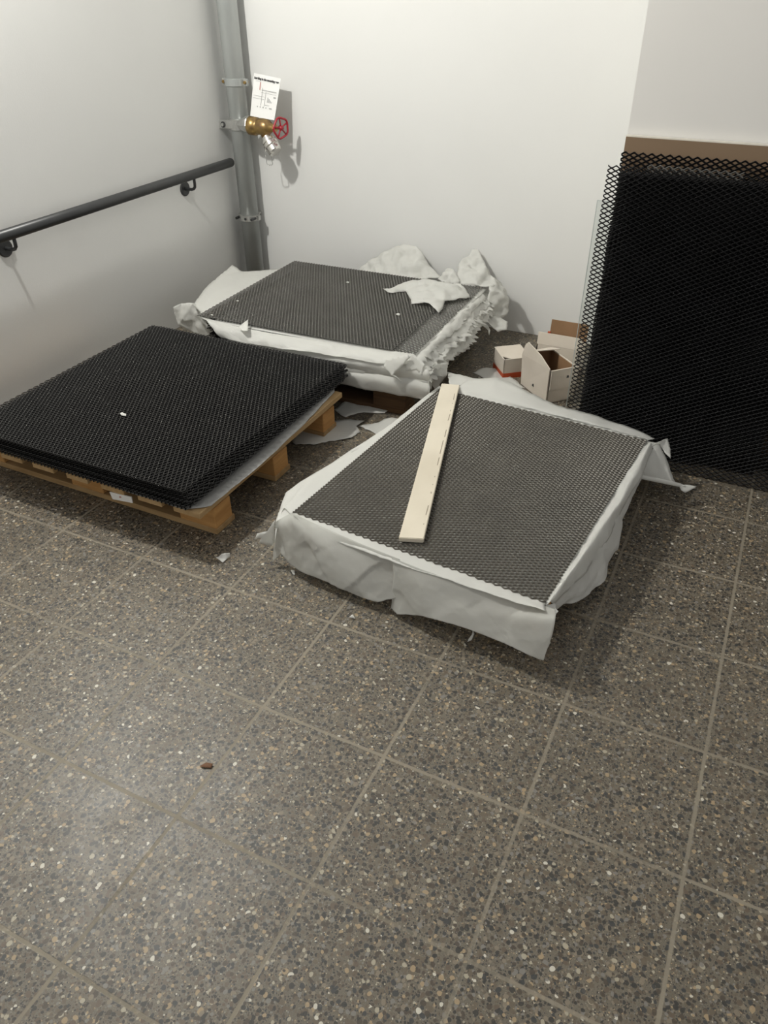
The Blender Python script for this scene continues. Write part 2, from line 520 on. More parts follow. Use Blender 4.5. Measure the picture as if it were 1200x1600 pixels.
# ------------------------------------------------------------------ expanded metal sheets
def expanded(name, W, H, L, S, along='x', strand=0.017, thick=0.0065, tilt=48):
    """mesh data: zigzag strands running along the long diamond axis; W x H in tiles, corner at 0,0"""
    bm = nb()
    c, s = math.cos(math.radians(tilt)), math.sin(math.radians(tilt))
    A, B = (W, H) if along == 'x' else (H, W)
    a = strand / 2
    b = thick / 2
    cs = [(-a * c - b * -s * -1, -a * s - b * c), (a * c + b * s, a * s - b * c), (a * c - b * s, a * s + b * c), (-a * c - b * s, -a * s + b * c)]
    cs[0] = (-a * c + b * s, -a * s - b * c)
    rows = int(round(B / (S / 2)))
    nseg = int(round(A / (L / 2)))
    bond = L * 0.13
    for r in range(rows):
        y0 = (r + 0.5) * S / 2
        prof = []
        for j in range(nseg + 1):
            up = 1 if (j + r) % 2 else -1
            y = y0 + up * S / 4 * 0.86
            x = j * L / 2
            if j > 0:
                prof.append((x - bond / 2, y))
            if j < nseg:
                prof.append((x + bond / 2, y))
        prev = None
        for x, y in prof:
            cur = []
            for (dy, dz) in cs:
                p = (x, y + dy, dz) if along == 'x' else (y + dy, x, dz)
                cur.append(bm.verts.new(p))
            if prev:
                for q in range(4):
                    bm.faces.new((prev[q], prev[(q + 1) % 4], cur[(q + 1) % 4], cur[q]))
            prev = cur
    for v in bm.verts:
        v.co *= T
    bmesh.ops.recalc_face_normals(bm, faces=bm.faces)
    me = bpy.data.meshes.new(name)
    bm.to_mesh(me)
    bm.free()
    return me

def sheet(me, name, mt, loc, rz, label, cat='metal sheet', group=None, rx=0.0, ry=0.0):
    if not me.materials:
        me.materials.append(mt)
    o = bpy.data.objects.new(name, me)
    col.objects.link(o)
    o.location = Vector(loc) * T
    o.rotation_euler = (rx, ry, rz)
    o['org'] = list(loc)
    tag(o, label, cat, group)
    return o

# ------------------------------------------------------------------ pallets
def pallet(org, rz, W, H, boards, label, over=0.0, name='wooden_pallet', dark=None):
    """W along local x, H along local y; deck boards run along y and stick out by over at the front"""
    e = thing(name, org, label, 'pallet')
    e.rotation_euler = (0, 0, rz)
    M_ = Matrix.Translation(Vector(org))
    def part(nm, a, b, mt, bev=0.006):
        bm = nb()
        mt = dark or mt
        box(bm, a, b, M_, bev)
        return link(nm, bm, mt, e)
    bw = 0.435
    xs = (0, W / 2 - bw / 2, W - bw)
    ys = (0, H / 2 - 0.15, H - 0.30)
    bd = (0.28, 0.40, 0.28)
    for j, y in enumerate(ys):
        part('runner_board', (0, y, 0), (W, y + 0.30, 0.066), M_woodx)
        for x in xs:
            wx = bw
            part('block', (x, y + 0.0, 0.066), (x + wx, y + 0.27, 0.30), M_wood, 0.008)
    for x in xs:
        part('stringer_board', (x + 0.03, 0.0 + 0.05, 0.30), (x + bw - 0.06, H, 0.366), M_woody)
    for (x0, x1) in boards:
        part('deck_board', (x0, -over, 0.366), (x1, H + over * 0.3, 0.43), M_woody)
    return e

def rot(p, org, rz):
    return Vector(org) + Matrix.Rotation(rz, 3, 'Z') @ Vector(p)

# --- black stack
pb_ = [(x - (-1.86), x1 - (-1.86)) for x, x1 in ((-1.53, -1.23), (-1.075, -0.775), (-0.627, -0.339), (-0.166, 0.11), (0.283, 0.57), (0.74, 1.03), (1.165, 1.475))]
pallet((-1.86, -0.41, 0), 0.0, 3.28, 2.38, pb_, 'pine pallet under the uncovered black mesh sheets beside the handrail wall', 0.25)

meB = expanded('black_mesh_sheet', 2.84, 2.98, 0.083, 0.046, 'y', 0.0215, 0.007, 40)
random.seed(4)
lb = 'black expanded metal sheet below the top ones in the uncovered stack on the pine pallet'
nB = 12
for i in range(nB):
    z = 0.46 + i * 0.0222
    top = i >= nB - 2
    dx = random.uniform(-0.035, 0.035) if not top else 0.02
    dy = random.uniform(-0.03, 0.03) if not top else (-0.10 if i == nB - 1 else -0.09)
    sheet(meB, 'expanded_metal_sheet', M_black, (-1.44 + dx, -0.67 + dy, z), math.radians(random.uniform(-0.5, 0.5) if not top else 0.2),
          'black expanded metal sheet topmost of the uncovered stack, a white flake on it' if i == nB - 1 else lb, 'metal sheet',
          None if i == nB - 1 else 'sheets in the uncovered black stack')

# ------------------------------------------------------------------ paper
def crumple(q):
    """faceted creases: piecewise planar cells of two sizes"""
    h = 0
    for f_, a_ in ((1.0, 1.0), (2.1, 0.5), (4.3, 0.22)):
        d, pts = noise.voronoi(q * f_)
        h += a_ * (d[1] - d[0]) * 1.2 - a_ * 0.45
        h += a_ * 0.7 * (q * f_ - pts[0]).dot(Vector((math.sin(pts[0].x * 9.1), math.sin(pts[0].y * 7.7), math.sin(pts[0].z * 8.3))))
    for kx, ky, kz, ph in ((1.1, 0.4, 1.3, 0.2), (-0.7, 0.9, 1.0, 1.9)):
        t_ = (q.x * kx + q.y * ky + q.z * kz + ph + 0.9 * noise.noise(q * 0.5)) * 0.8
        h += (abs((t_ % 1.0) - 0.5) * 2 - 0.5) * 0.8
    return h * 0.6

def rails(name, rls, nu, nv, amp, seed, label, jag=0.0, cat='wrapping paper', mt=None, parent=None, freq=2.6, hold_first=True, group=None, crease=1.0):
    """crumpled paper lofted through two or more 3D polylines"""
    mt = mt or M_paper
    def res(pl, t):
        pl = [Vector(p) for p in pl]
        x = t * (len(pl) - 1)
        i = min(int(x), len(pl) - 2)
        return pl[i].lerp(pl[i + 1], x - i)
    bm = nb()
    so = Vector((seed * 3.1, seed * 1.7, seed * 5.3))
    grid = []
    for j in range(nv + 1):
        v = j / nv
        row = []
        for i in range(nu + 1):
            u = i / nu
            x = v * (len(rls) - 1)
            q = min(int(x), len(rls) - 2)
            f = x - q
            P = [res(r, u) for r in rls]
            p0_ = P[max(q - 1, 0)]
            p1_, p2_ = P[q], P[q + 1]
            p3_ = P[min(q + 2, len(rls) - 1)]
            if len(rls) > 2:
                p = 0.5 * ((2 * p1_) + (p2_ - p0_) * f + (2 * p0_ - 5 * p1_ + 4 * p2_ - p3_) * f * f + (3 * p1_ - 3 * p2_ + p3_ - p0_) * f ** 3)
            else:
                p = p1_.lerp(p2_, f)
            row.append(p)
        grid.append(row)
    out = []
    for j in range(nv + 1):
        row = []
        for i in range(nu + 1):
            p = grid[j][i]
            du = grid[j][min(i + 1, nu)] - grid[j][max(i - 1, 0)]
            dv_ = grid[min(j + 1, nv)][i] - grid[max(j - 1, 0)][i]
            n = du.cross(dv_)
            n = n.normalized() if n.length > 1e-9 else Vector((0, 0, 1))
            q = p * freq + so
            h = crumple(q)
            k_ = min(1.0, j / nv * 3) if hold_first else 1.0
            p = p + n * (h * amp * k_)
            if jag and j >= nv - 1:
                e = (dv_.normalized() if dv_.length > 1e-9 else Vector((0, 0, -1)))
                jn = noise.noise(Vector((i * 0.33, seed, 0))) * 0.8 + noise.noise(Vector((i * 0.9, seed * 2, 4))) * 0.5
                p = p + e * (jn * jag * (1 if j == nv else 0.5))
            row.append(bm.verts.new(p))
        out.append(row)
    for j in range(nv):
        for i in range(nu):
            bm.faces.new((out[j][i], out[j][i + 1], out[j + 1][i + 1], out[j + 1][i]))
    o = link(name, bm, mt, parent, smooth=True, solid=0.0004)
    if parent is None:
        tag(o, label, cat, group)
    return o

def patch(name, pts, amp, seed, label, bulge=0.0, cat='wrapping paper', step=0.06, freq=4.0, up=None, mt=None, parent=None, jag=0.012, group=None):
    """crumpled paper piece inside a closed 3D outline"""
    bm = nb()
    vs = [bm.verts.new(Vector(p)) for p in pts]
    f = bm.faces.new(vs)
    bm.normal_update()
    n0 = f.normal.copy()
    if up is not None and n0.dot(Vector(up)) < 0:
        n0 = -n0
    bmesh.ops.triangulate(bm, faces=[f])
    for _ in range(7):
        es = [e for e in bm.edges if e.calc_length() > step]
        if not es:
            break
        bmesh.ops.subdivide_edges(bm, edges=es, cuts=1)
        bmesh.ops.triangulate(bm, faces=[f for f in bm.faces if len(f.verts) > 3])
    bd = [v for v in bm.verts if v.is_boundary]
    so = Vector((seed * 2.3, seed * 4.1, seed * 1.3))
    bpos = [v.co.copy() for v in bd]
    new = []
    for v in bm.verts:
        d = min((v.co - b).length for b in bpos)
        q = v.co * freq + so
        h = crumple(q) * 1.2
        g_ = min(1.0, 0.35 + d / 0.12)
        p = v.co + n0 * (h * amp * g_ + bulge * (1 - math.exp(-d / 0.12)))
        if v.is_boundary and jag:
            p = p + Vector((noise.noise(v.co * 22 + so), noise.noise(v.co * 22 - so), 0.5 * noise.noise(v.co * 19))) * jag
        new.append(p)
    for v, p in zip(list(bm.verts), new):
        v.co = p
    o = link(name, bm, mt or M_paper, parent, smooth=True, solid=0.0004)
    if parent is None:
        tag(o, label, cat, group)
    return o

def Z(lst, z=None):
    return [az(*q) if len(q) == 3 else az(q[0], q[1], z) for q in lst]

# liner under the black stack
patch('liner_sheet', Z([(-60, 682), (210, 772), (288, 796), (313, 793), (330, 790), (352, 772), (407, 727), (470, 668), (523, 612), (520, 590), (300, 700)], 0.445), 0.004, 3,
      'thin grey-white liner sheet between the pine pallet and the black mesh stack', 0, 'liner sheet', 0.12, 2.0, (0, 0, 1), jag=0.01, mt=M_liner)
o = link('paper_label', poly_prism(nb(), [ay(171, 769, -0.665), ay(205, 777, -0.665), ay(207, 786, -0.665), ay(176, 780, -0.665)], (0, 0.01, 0)), M_tagp)
tag(o, 'small white paper label caught between the deck boards of the pine pallet', 'label')
link('printed_dot', poly_prism(nb(), [ay(186, 775.5, -0.67), ay(189, 776, -0.67), ay(189, 778, -0.67), ay(186, 777.5, -0.67)], (0, 0.004, 0)), M_inkred, o)
patch('paper_flake', Z([(187, 646), (191, 644), (197, 647), (197, 650), (190, 649)], 0.73), 0.003, 5, 'tiny white flake lying on the topmost black mesh sheet', 0.004, 'paper flake', 0.02, jag=0.002, up=(0, 0, 1))

# ------------------------------------------------------------------ front wrapped stack
ZF = 0.505
fA, fD = Vector((2.28, -0.355, 0)), Vector((2.475, 2.10, 0))
rF = math.radians(-4.75)
pallet((2.33, -0.25, 0), rF, 2.30, 2.60, [(0.0, 0.3), (0.5, 0.8), (1.0, 1.3), (1.5, 1.8), (2.0, 2.3)], 'low wooden pallet hidden under the paper-wrapped mesh stack with the batten', 0.0)
meF = expanded('grey_mesh_sheet', 2.38, 2.85, 0.076, 0.040, 'x', 0.0145, 0.0065, 42)
sheet(meF, 'expanded_metal_sheet', M_grey, (2.285, -0.357, ZF), rF, 'dark expanded metal sheet carrying the cream batten, laid on white paper')
lf = 'dark expanded metal sheet underneath the one carrying the cream batten'
sheet(meF, 'expanded_metal_sheet', M_grey, (2.292, -0.350, ZF - 0.05), rF, lf, 'metal sheet')
def fq(x, y, z):
    p = rot((x, y, 0), (2.285, -0.357, 0), rF)
    return (p.x, p.y, z)
rails('wrapping_paper', [[fq(-0.02, -0.02, ZF - 0.014), fq(2.39, -0.02, ZF - 0.014)], [fq(-0.02, 1.3, ZF - 0.014), fq(2.39, 1.3, ZF - 0.014)], [fq(-0.03, 2.88, ZF - 0.014), fq(2.39, 2.88, ZF - 0.014)]],
      24, 24, 0.002, 3, 'white tissue paper showing through the mesh sheet with the batten')
# skirt beside the aisle
rails('wrapping_paper', [[fq(0.0, -0.03, ZF - 0.008), fq(0.05, 0.3, ZF - 0.012), fq(0.05, 0.6, ZF - 0.012), fq(0.05, 1.4, ZF - 0.012), fq(0.05, 2.86, ZF - 0.012)],
                         Z([(441, 795, .485), (495, 738, .48), (560, 700, .48), (625, 652, .485), (688, 603, .49)]),
                         Z([(430, 846, .36), (431, 812, .41), (447, 769, .44), (470, 760, .44), (520, 722, .45), (585, 692, .46), (628, 648, .48), (687, 602, .49)])],
      60, 10, 0.012, 5, 'white tissue paper edge along the batten stack facing the pine pallet', 0.008)
# front skirt, two overlapping pieces
rails('wrapping_paper', [Z([(430, 815, .46), (456, 801, .505), (500, 822, .505), (560, 848, .505), (625, 874, .505)]),
                         [ay(430, 830, -.5), ay(458, 815, -.50), ay(500, 850, -.55), ay(560, 880, -.58), ay(624, 892, -.57)],
                         [ay(428, 852, -.5), ay(455, 845, -.55), ay(500, 880, -.62), ay(560, 910, -.66), ay(622, 915, -.62)],
                         [ay(428, 876, -.52), ay(440, 864, -.56), ay(452, 880, -.60), ay(470, 892, -.62), ay(500, 905, -.66), ay(530, 918, -.68), ay(560, 932, -.70), ay(590, 941, -.70), ay(622, 934, -.66)]],
      80, 28, 0.022, 11, 'translucent white tissue skirt hanging at the corner nearest the paper scrap', 0.008, freq=1.7, mt=M_thin_shaded)
rails('wrapping_paper', [Z([(612, 871, .50), (660, 890, .505), (740, 918, .505), (800, 935, .505), (848, 946, .505), (868, 952, .49)]),
                         [ay(615, 895, -.60), ay(660, 915, -.66), ay(740, 945, -.68), ay(800, 962, -.70), ay(868, 965, -.72)],
                         [ay(613, 925, -.64), ay(660, 940, -.72), ay(740, 965, -.74), ay(800, 985, -.76), ay(864, 990, -.78)],
                         [ay(612, 950, -.66), ay(620, 960, -.72), ay(660, 962, -.76), ay(690, 970, -.78), ay(725, 980, -.78), ay(760, 994, -.80), ay(800, 1010, -.82), ay(825, 1022, -.83), ay(850, 1032, -.84), ay(858, 1005, -.8)]],
      80, 28, 0.016, 17, 'translucent white tissue skirt hanging towards the open floor at the front corner', 0.006, freq=1.7, mt=M_thin_shaded)
patch('wrapping_paper', Z([(430, 818, .43), (434, 803, .455), (446, 786, .485), (468, 784, .492), (464, 800, .492), (445, 814, .46)]), 0.006, 29,
      'small tissue gusset closing the outer corner of the batten stack', 0.0, step=0.04, up=(0, 0, 1))
# bright folded rim along the front edge
rails('wrapping_paper', [[fq(0.0, 0.06, ZF - 0.012), fq(1.2, 0.06, ZF - 0.012), fq(2.38, 0.06, ZF - 0.012)],
                         [fq(-0.01, -0.012, ZF - 0.006), fq(1.2, -0.012, ZF - 0.006), fq(2.39, -0.012, ZF - 0.006)],
                         [ay(458, 806, -.44), ay(500, 838, -.49), ay(570, 862, -.55), ay(640, 888, -.60), ay(700, 906, -.62), ay(800, 940, -.66), ay(852, 954, -.68)]],
      90, 9, 0.006, 23, 'bright folded tissue rim along the front edge of the batten stack', 0.01, freq=4)
patch('wrapping_paper', [ay(430, 812, -.5), ay(428, 853, -.5), ay(417, 851, -.56), ay(405, 848, -.58), ay(409, 840, -.58), ay(398, 843, -.60), ay(402, 833, -.58), ay(418, 830, -.55)], 0.012, 31,
      'torn tissue tip poking out at the corner of the batten stack', 0.0, step=0.05)
# right hand side: rim, then the bulging skirt
rails('wrapping_paper', [[fq(2.33, 2.86, ZF - 0.012), fq(2.33, 1.5, ZF - 0.012), fq(2.33, 0.02, ZF - 0.012)],
                         [fq(2.392, 2.86, ZF - 0.008), fq(2.395, 1.5, ZF - 0.008), fq(2.392, 0.0, ZF - 0.008)],
                         Z([(1018, 690, .52), (1000, 726, .53), (970, 785, .53), (945, 820, .53), (905, 878, .54), (860, 940, .52)]),
                         Z([(1022, 700, .46), (1001, 745, .46), (985, 775, .42), (950, 845, .38), (918, 895, .36), (866, 946, .42)])],
      60, 12, 0.022, 37, 'bright crumpled tissue ridge along the long side of the batten stack', 0.006, freq=2.8)
rails('wrapping_paper', [Z([(1004, 730, .47), (985, 765, .46), (955, 815, .45), (925, 865, .45), (895, 905, .44), (862, 945, .44)]),
                         Z([(1006, 745, .36), (990, 775, .34), (970, 830, .28), (948, 880, .24), (915, 920, .24), (868, 950, .34)]),
                         Z([(1003, 755, .30), (985, 782, .26), (972, 812, .22), (962, 850, .14), (954, 884, .12), (945, 905, .12), (922, 928, .14), (896, 943, .18), (880, 945, .22), (868, 955, .30)])],
      60, 18, 0.034, 41, 'white tissue skirt bulging from the long side of the batten stack', 0.01, freq=2.2)
patch('wrapping_paper', Z([(852, 944, .49), (866, 942, .48), (873, 955, .46), (868, 962, .44), (862, 972, .40), (856, 960, .44)]), 0.02, 43, 'tiny crumpled tissue tuft at the front corner of the batten stack', 0.02, step=0.03, up=(0, 0, 1), freq=10)
# far edge
rails('wrapping_paper', [[fq(0.2, 2.80, ZF - 0.012), fq(1.2, 2.80, ZF - 0.012), fq(2.36, 2.80, ZF - 0.012)],
                         [fq(0.2, 2.865, ZF - 0.006), fq(1.2, 2.865, ZF - 0.006), fq(2.38, 2.865, ZF - 0.006)],
                         Z([(716, 606, .53), (765, 612, .55), (830, 635, .54), (900, 655, .53), (960, 670, .52), (1012, 687, .51)]),
                         Z([(722, 598, .50), (740, 592, .52), (775, 590, .54), (800, 597, .54), (850, 624, .51), (872, 632, .50), (920, 646, .50), (975, 664, .49), (1010, 678, .48), (1024, 684, .47)])],
      70, 10, 0.016, 47, 'white tissue edge of the batten stack facing the cartons', 0.004)
patch('wrapping_paper', [az(699, 581, .42), az(745, 592, .45), az(735, 600, .48), az(716, 602, .49), az(702, 601, .48)], 0.006, 48, 'thin tissue tip beside the upper end of the batten', 0.0, step=0.05, up=(0, 0, 1))
# torn corner flap with rolled edge
patch('wrapping_paper', [az(1008, 690, .49), az(1030, 692, .48), az(1043, 722, .34), az(1056, 757, .18), az(1030, 752, .22), az(1000, 744, .36), az(1003, 720, .42), az(1020, 700, .47)], 0.010, 53,
      'torn tissue flap standing off the corner near the leaning sheets', 0.02, step=0.06, up=(1, -1, 0.5))
bm = nb()
tube(bm, [az(996, 744, .40), az(1012, 747, .36), az(1040, 753, .28), az(1062, 758, .20), az(1070, 762, .17)], [0.02, 0.024, 0.022, 0.02, 0.024], 9)
o = link('rolled_paper', bm, M_paper, None, True)
tag(o, 'rolled tissue strip ending the torn flap near the leaning sheets', 'wrapping paper')
patch('paper_tip', [az(1060, 757, .22), az(1075, 757, .20), az(1089, 760, .18), az(1076, 767, .16), az(1071, 771, .14), az(1064, 766, .17)], 0.006, 55, '', 0.01, step=0.03, up=(0, 0, 1), parent=o)
patch('wrapping_paper', [az(1008, 700, .50), az(1030, 690, .50), az(1043, 685, .48), az(1047, 697, .44), az(1048, 717, .36), az(1042, 712, .38), az(1031, 695, .46)], 0.012, 57,
      'small curled tissue corner in front of the black leaning sheets', 0.01, step=0.04, up=(0, -1, 0.5))

# batten
zt = ZF + 0.012
bq = [az(690, 599, zt + .045), az(718, 601, zt + .045), az(662, 842, zt + .045), az(623, 840, zt + .045)]
bm = nb()
poly_prism(bm, [q - Vector((0, 0, 0.045)) for q in bq], (0, 0, 0.045))
bmesh.ops.bevel(bm, geom=list(bm.edges), offset=0.005, segments=2, affect='EDGES')
o = link('wooden_batten', bm, M_slat)
tag(o, 'cream whitewashed wooden batten laid across the front mesh sheet', 'batten')
ea, eb = bq[1], bq[2]
M_mark = mat('worn_marks', (0.25, 0.21, 0.15), 0.7)
dirn = (bq[0] - bq[1]).normalized()
random.seed(9)
t = 0.08
while t < 0.97:
    ln = random.choice([0.004, 0.006, 0.01, 0.05, 0.09])
    p = ea.lerp(eb, t) + dirn * (0.03 + random.uniform(-0.004, 0.004))
    q = ea.lerp(eb, min(t + ln, 0.98)) + dirn * (0.03 + random.uniform(-0.004, 0.004))
    w_ = dirn * 0.0035
    link('worn_mark', poly_prism(nb(), [p - w_, p + w_, q + w_, q - w_], (0, 0, 0.0012)), M_mark, o)
    t += ln + random.uniform(0.02, 0.07)

# ------------------------------------------------------------------ back wrapped stack
ZB = 0.80
M_wdark = noisy('shade_darkened_pine', (0.13, 0.075, 0.038), (0.08, 0.047, 0.026), 6, 0.8, 0, 0.2, 0.2, (1, 1, 9))  # shade beneath the stack put into a darker pine colour
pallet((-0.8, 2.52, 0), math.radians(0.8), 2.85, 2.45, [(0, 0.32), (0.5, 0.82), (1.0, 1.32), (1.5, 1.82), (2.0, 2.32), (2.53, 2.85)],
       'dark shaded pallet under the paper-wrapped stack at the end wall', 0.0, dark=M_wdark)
meK = expanded('grey_mesh_sheet_long', 2.78, 2.50, 0.083, 0.045, 'y', 0.0165, 0.0065, 42)
r1 = math.radians(1.2)
sheet(meK, 'expanded_metal_sheet', M_grey2, (-0.935, 2.545, ZB), r1, 'dark expanded metal sheet topmost on the wrapped stack by the end wall')
sheet(meK, 'expanded_metal_sheet', M_grey2, (-0.66, 2.575, ZB - 0.018), math.radians(1.7), 'dark expanded metal sheet second from the top of the stack by the end wall')
random.seed(12)
lk = 'dark expanded metal sheet under tissue within the stack by the end wall'
meKb = meK.copy()
meKb.materials.clear()
for i in range(11):
    sheet(meKb, 'expanded_metal_sheet', M_jet, (-0.80 + random.uniform(-.05, .05), 2.58 + random.uniform(-.03, .03), 0.475 + i * 0.026), r1, lk, 'metal sheet', 'sheets inside the stack by the end wall')
def kq(x, y, z):
    p = rot((x, y, 0), (-0.935, 2.545, 0), r1)
    return (p.x, p.y, z)
rails('wrapping_paper', [[kq(0.25, -0.03, ZB - 0.034), kq(3.08, -0.03, ZB - 0.034)], [kq(0.25, 2.54, ZB - 0.034), kq(3.10, 2.54, ZB - 0.034)]], 30, 24, 0.003, 61,
      'white tissue sheet showing through the two uppermost mesh sheets by the end wall')
# sheet sticking out towards the pipe
patch('wrapping_paper', Z([(448, 418, .77), (425, 421, .76), (388, 424, .76), (378, 424, .76), (363, 414, .82), (343, 430, .78), (322, 448, .76), (302, 476, .74), (318, 492, .75), (360, 470, .77), (410, 440, .77)]), 0.012, 63,
      'large smooth tissue sheet jutting out of the end wall stack towards the pipe', 0.0, step=0.09, up=(0, 0, 1), freq=1.5)
patch('wrapping_paper', Z([(318, 492, .77), (302, 474, .76), (285, 473, .74), (270, 480, .70), (271, 491, .60), (278, 507, .45), (300, 520, .32), (330, 530, .3), (352, 532, .32), (352, 512, .6), (345, 498, .76)]), 0.035, 64,
      'crumpled tissue bunch at the stack corner between the black mesh and the side wall', 0.03, step=0.05, up=(0, -1, 1), freq=4)
# front edge layers
def yb(u, v, y):
    return ay(u, v, y)
rails('wrapping_paper', [Z([(312, 494), (360, 508), (420, 520), (500, 533), (580, 544), (648, 553)], .775),
                         [yb(325, 505, 2.42), yb(370, 520, 2.40), yb(430, 535, 2.38), yb(510, 548, 2.40), yb(585, 558, 2.40), yb(640, 560, 2.42)],
                         [yb(345, 528, 2.36), yb(385, 537, 2.34), yb(440, 545, 2.33), yb(520, 556, 2.34), yb(590, 568, 2.35), yb(640, 570, 2.38)]],
      70, 12, 0.035, 65, 'bright crumpled tissue along the top front edge of the end wall stack', 0.012, freq=3)
for kk, (da, db, yy, sd_) in enumerate(((0, 12, 2.40, 66), (8, 24, 2.43, 67), (20, 38, 2.40, 68))):
    rails('wrapping_paper', [[yb(370, 530 + da, yy), yb(450, 543 + da, yy), yb(530, 556 + da, yy), yb(600, 566 + da, yy), yb(668, 572 + da, yy)],
                             [yb(370, 537 + (da + db) / 2, yy - .05), yb(450, 547 + (da + db) / 2, yy - .03), yb(530, 558 + (da + db) / 2, yy - .05), yb(600, 568 + (da + db) / 2, yy - .03), yb(672, 580 + (da + db) / 2, yy - .05)],
                             [yb(370, 536 + db, yy + .01), yb(450, 548 + db, yy), yb(530, 562 + db, yy - .01), yb(600, 575 + db, yy), yb(668, 586 + db, yy)]],
          60, 8, 0.018, sd_, ('upper', 'middle', 'lower')[kk] + ' of three tissue layers folded down the front of the end wall stack', 0.012, freq=2.4)
patch('wrapping_paper', [yb(500, 566, 2.41), yb(600, 585, 2.41), yb(668, 596, 2.41), yb(671, 604, 2.40), yb(667, 612, 2.39), yb(661, 625, 2.37), yb(640, 618, 2.38), yb(624, 613, 2.38), yb(624, 604, 2.39), yb(613, 600, 2.40), yb(609, 608, 2.38), yb(585, 601, 2.38), yb(555, 589, 2.39), yb(528, 577, 2.40)],
      0.012, 69, 'lowest tissue layer with a square notch at the front of the end wall stack', 0.0, step=0.06, up=(0, -1, 0), freq=3)
patch('wrapping_paper', [yb(602, 562, 2.33), yb(637, 553, 2.35), yb(640, 558, 2.34), yb(628, 572, 2.30), yb(615, 585, 2.28), yb(628, 596, 2.27), yb(612, 588, 2.28), yb(600, 574, 2.30)], 0.012, 70,
      'bright triangular tissue fold near the front corner of the end wall stack', 0.02, step=0.04, up=(0, -1, 0.5))
patch('wrapping_paper', [yb(645, 552, 2.40), yb(664, 570, 2.36), yb(659, 586, 2.34), yb(650, 578, 2.36), yb(633, 580, 2.34), yb(634, 570, 2.36)], 0.01, 71, 'narrow torn tissue loop at the front corner of the end wall stack', 0.01, step=0.04, up=(0, -1, 0.5))
# side edge: ragged layers between the sheets
def lq(x, y, z):
    p = rot((x, y, 0), (-0.66, 2.575, 0), math.radians(1.7))
    return (p.x, p.y, z)
LN = ('topmost', 'second', 'third', 'fourth', 'fifth', 'lowest')
for kk in range(6):
    z_ = 0.752 - kk * 0.05
    o0, o1 = 0.06 + kk * 0.012, (0.13, 0.20, 0.24, 0.22, 0.26, 0.20)[kk]
    dr = (0.05, 0.08, 0.06, 0.10, 0.07, 0.10)[kk]
    ya, yb_ = -0.04 + 0.03 * (kk % 2), (2.30, 2.5, 2.35, 2.55, 2.3, 2.2)[kk]
    rails('wrapping_paper', [[lq(2.70, ya, z_), lq(2.70, yb_, z_)],
                             [lq(2.78 + o0, ya, z_ - 0.004), lq(2.78 + o0, (ya + yb_) / 2, z_ + 0.01), lq(2.78 + o0, yb_, z_)],
                             [lq(2.78 + o1, ya - 0.03, z_ - dr), lq(2.78 + o1 * 0.8, ya + 0.7, z_ - dr), lq(2.78 + o1 * 1.15, ya + 1.3, z_ - dr * 1.2), lq(2.78 + o1 * 0.8, ya + 1.9, z_ - dr), lq(2.78 + o1, yb_, z_ - dr)]],
          90, 12, 0.026, 72 + kk * 3, LN[kk] + ' ragged tissue layer along the side edge of the end wall stack', 0.13, freq=3.6)
patch('wrapping_paper', Z([(662, 588, .58), (680, 570, .64), (700, 566, .60), (699, 585, .46), (690, 598, .38), (681, 611, .30), (674, 600, .38), (668, 592, .50)]), 0.03, 74, 'drooping tissue tongue above the upper end of the batten', 0.02, step=0.05, up=(1, -1, 0))
patch('wrapping_paper', Z([(735, 498, .72), (748, 500, .70), (762, 508, .62), (766, 516, .55), (764, 524, .48), (761, 514, .54), (750, 505, .66)]), 0.006, 75, 'thin curved tissue strip curling off the end wall stack', 0.01, step=0.04)
# crumples against the end wall
patch('wrapping_paper', [yb(556, 424, 5.36), yb(575, 408, 5.45), yb(598, 394, 5.55), (yb(612, 388, 5.58)), yb(630, 380, 5.6), yb(650, 384, 5.6), yb(660, 396, 5.55), yb(672, 415, 5.45), yb(690, 434, 5.25), yb(640, 436, 5.12), yb(600, 430, 5.12)], 0.07, 76,
      'big crumpled tissue mound leaning on the end wall behind the stack', 0.03, step=0.05, up=(0, -1, 0.2), freq=3.2)
patch('wrapping_paper', [yb(684, 436, 5.15), yb(690, 428, 5.2), yb(698, 419, 5.25), yb(708, 420, 5.25), yb(718, 438, 5.15), yb(716, 446, 5.1), yb(700, 445, 5.05)], 0.05, 77,
      'little tissue bump between two bigger mounds behind the stack', 0.03, step=0.04, up=(0, -1, 0.2), freq=6)
patch('wrapping_paper', [yb(712, 442, 5.15), yb(716, 415, 5.4), yb(722, 403, 5.5), yb(734, 398, 5.55), yb(738, 388, 5.6), yb(748, 390, 5.6), yb(753, 401, 5.55), yb(760, 415, 5.5), yb(766, 428, 5.45), yb(776, 440, 5.35), yb(772, 449, 5.15), yb(745, 446, 5.1)], 0.06, 78,
      'tall crumpled tissue peak against the end wall at the stack corner', 0.04, step=0.05, up=(0, -1, 0.2), freq=3.6)
patch('wrapping_paper', [yb(766, 430, 5.3), yb(780, 438, 5.35), yb(792, 452, 5.35), yb(796, 468, 5.3), yb(794, 490, 5.2), yb(782, 500, 5.1), yb(768, 492, 5.0), yb(760, 476, 4.95), yb(764, 455, 5.05)], 0.08, 79,
      'crumpled tissue clump casting a shadow on the end wall', 0.05, step=0.05, up=(1, -1, 0.2), freq=4)
patch('wrapping_paper', [yb(760, 490, 4.9), yb(780, 496, 5.0), yb(794, 502, 5.0), yb(792, 515, 4.9), yb(778, 518, 4.8), yb(765, 508, 4.8)], 0.05, 80,
      'low grey tissue clump under the stack corner by the end wall', 0.03, step=0.05, up=(1, -1, 0.2), freq=5)
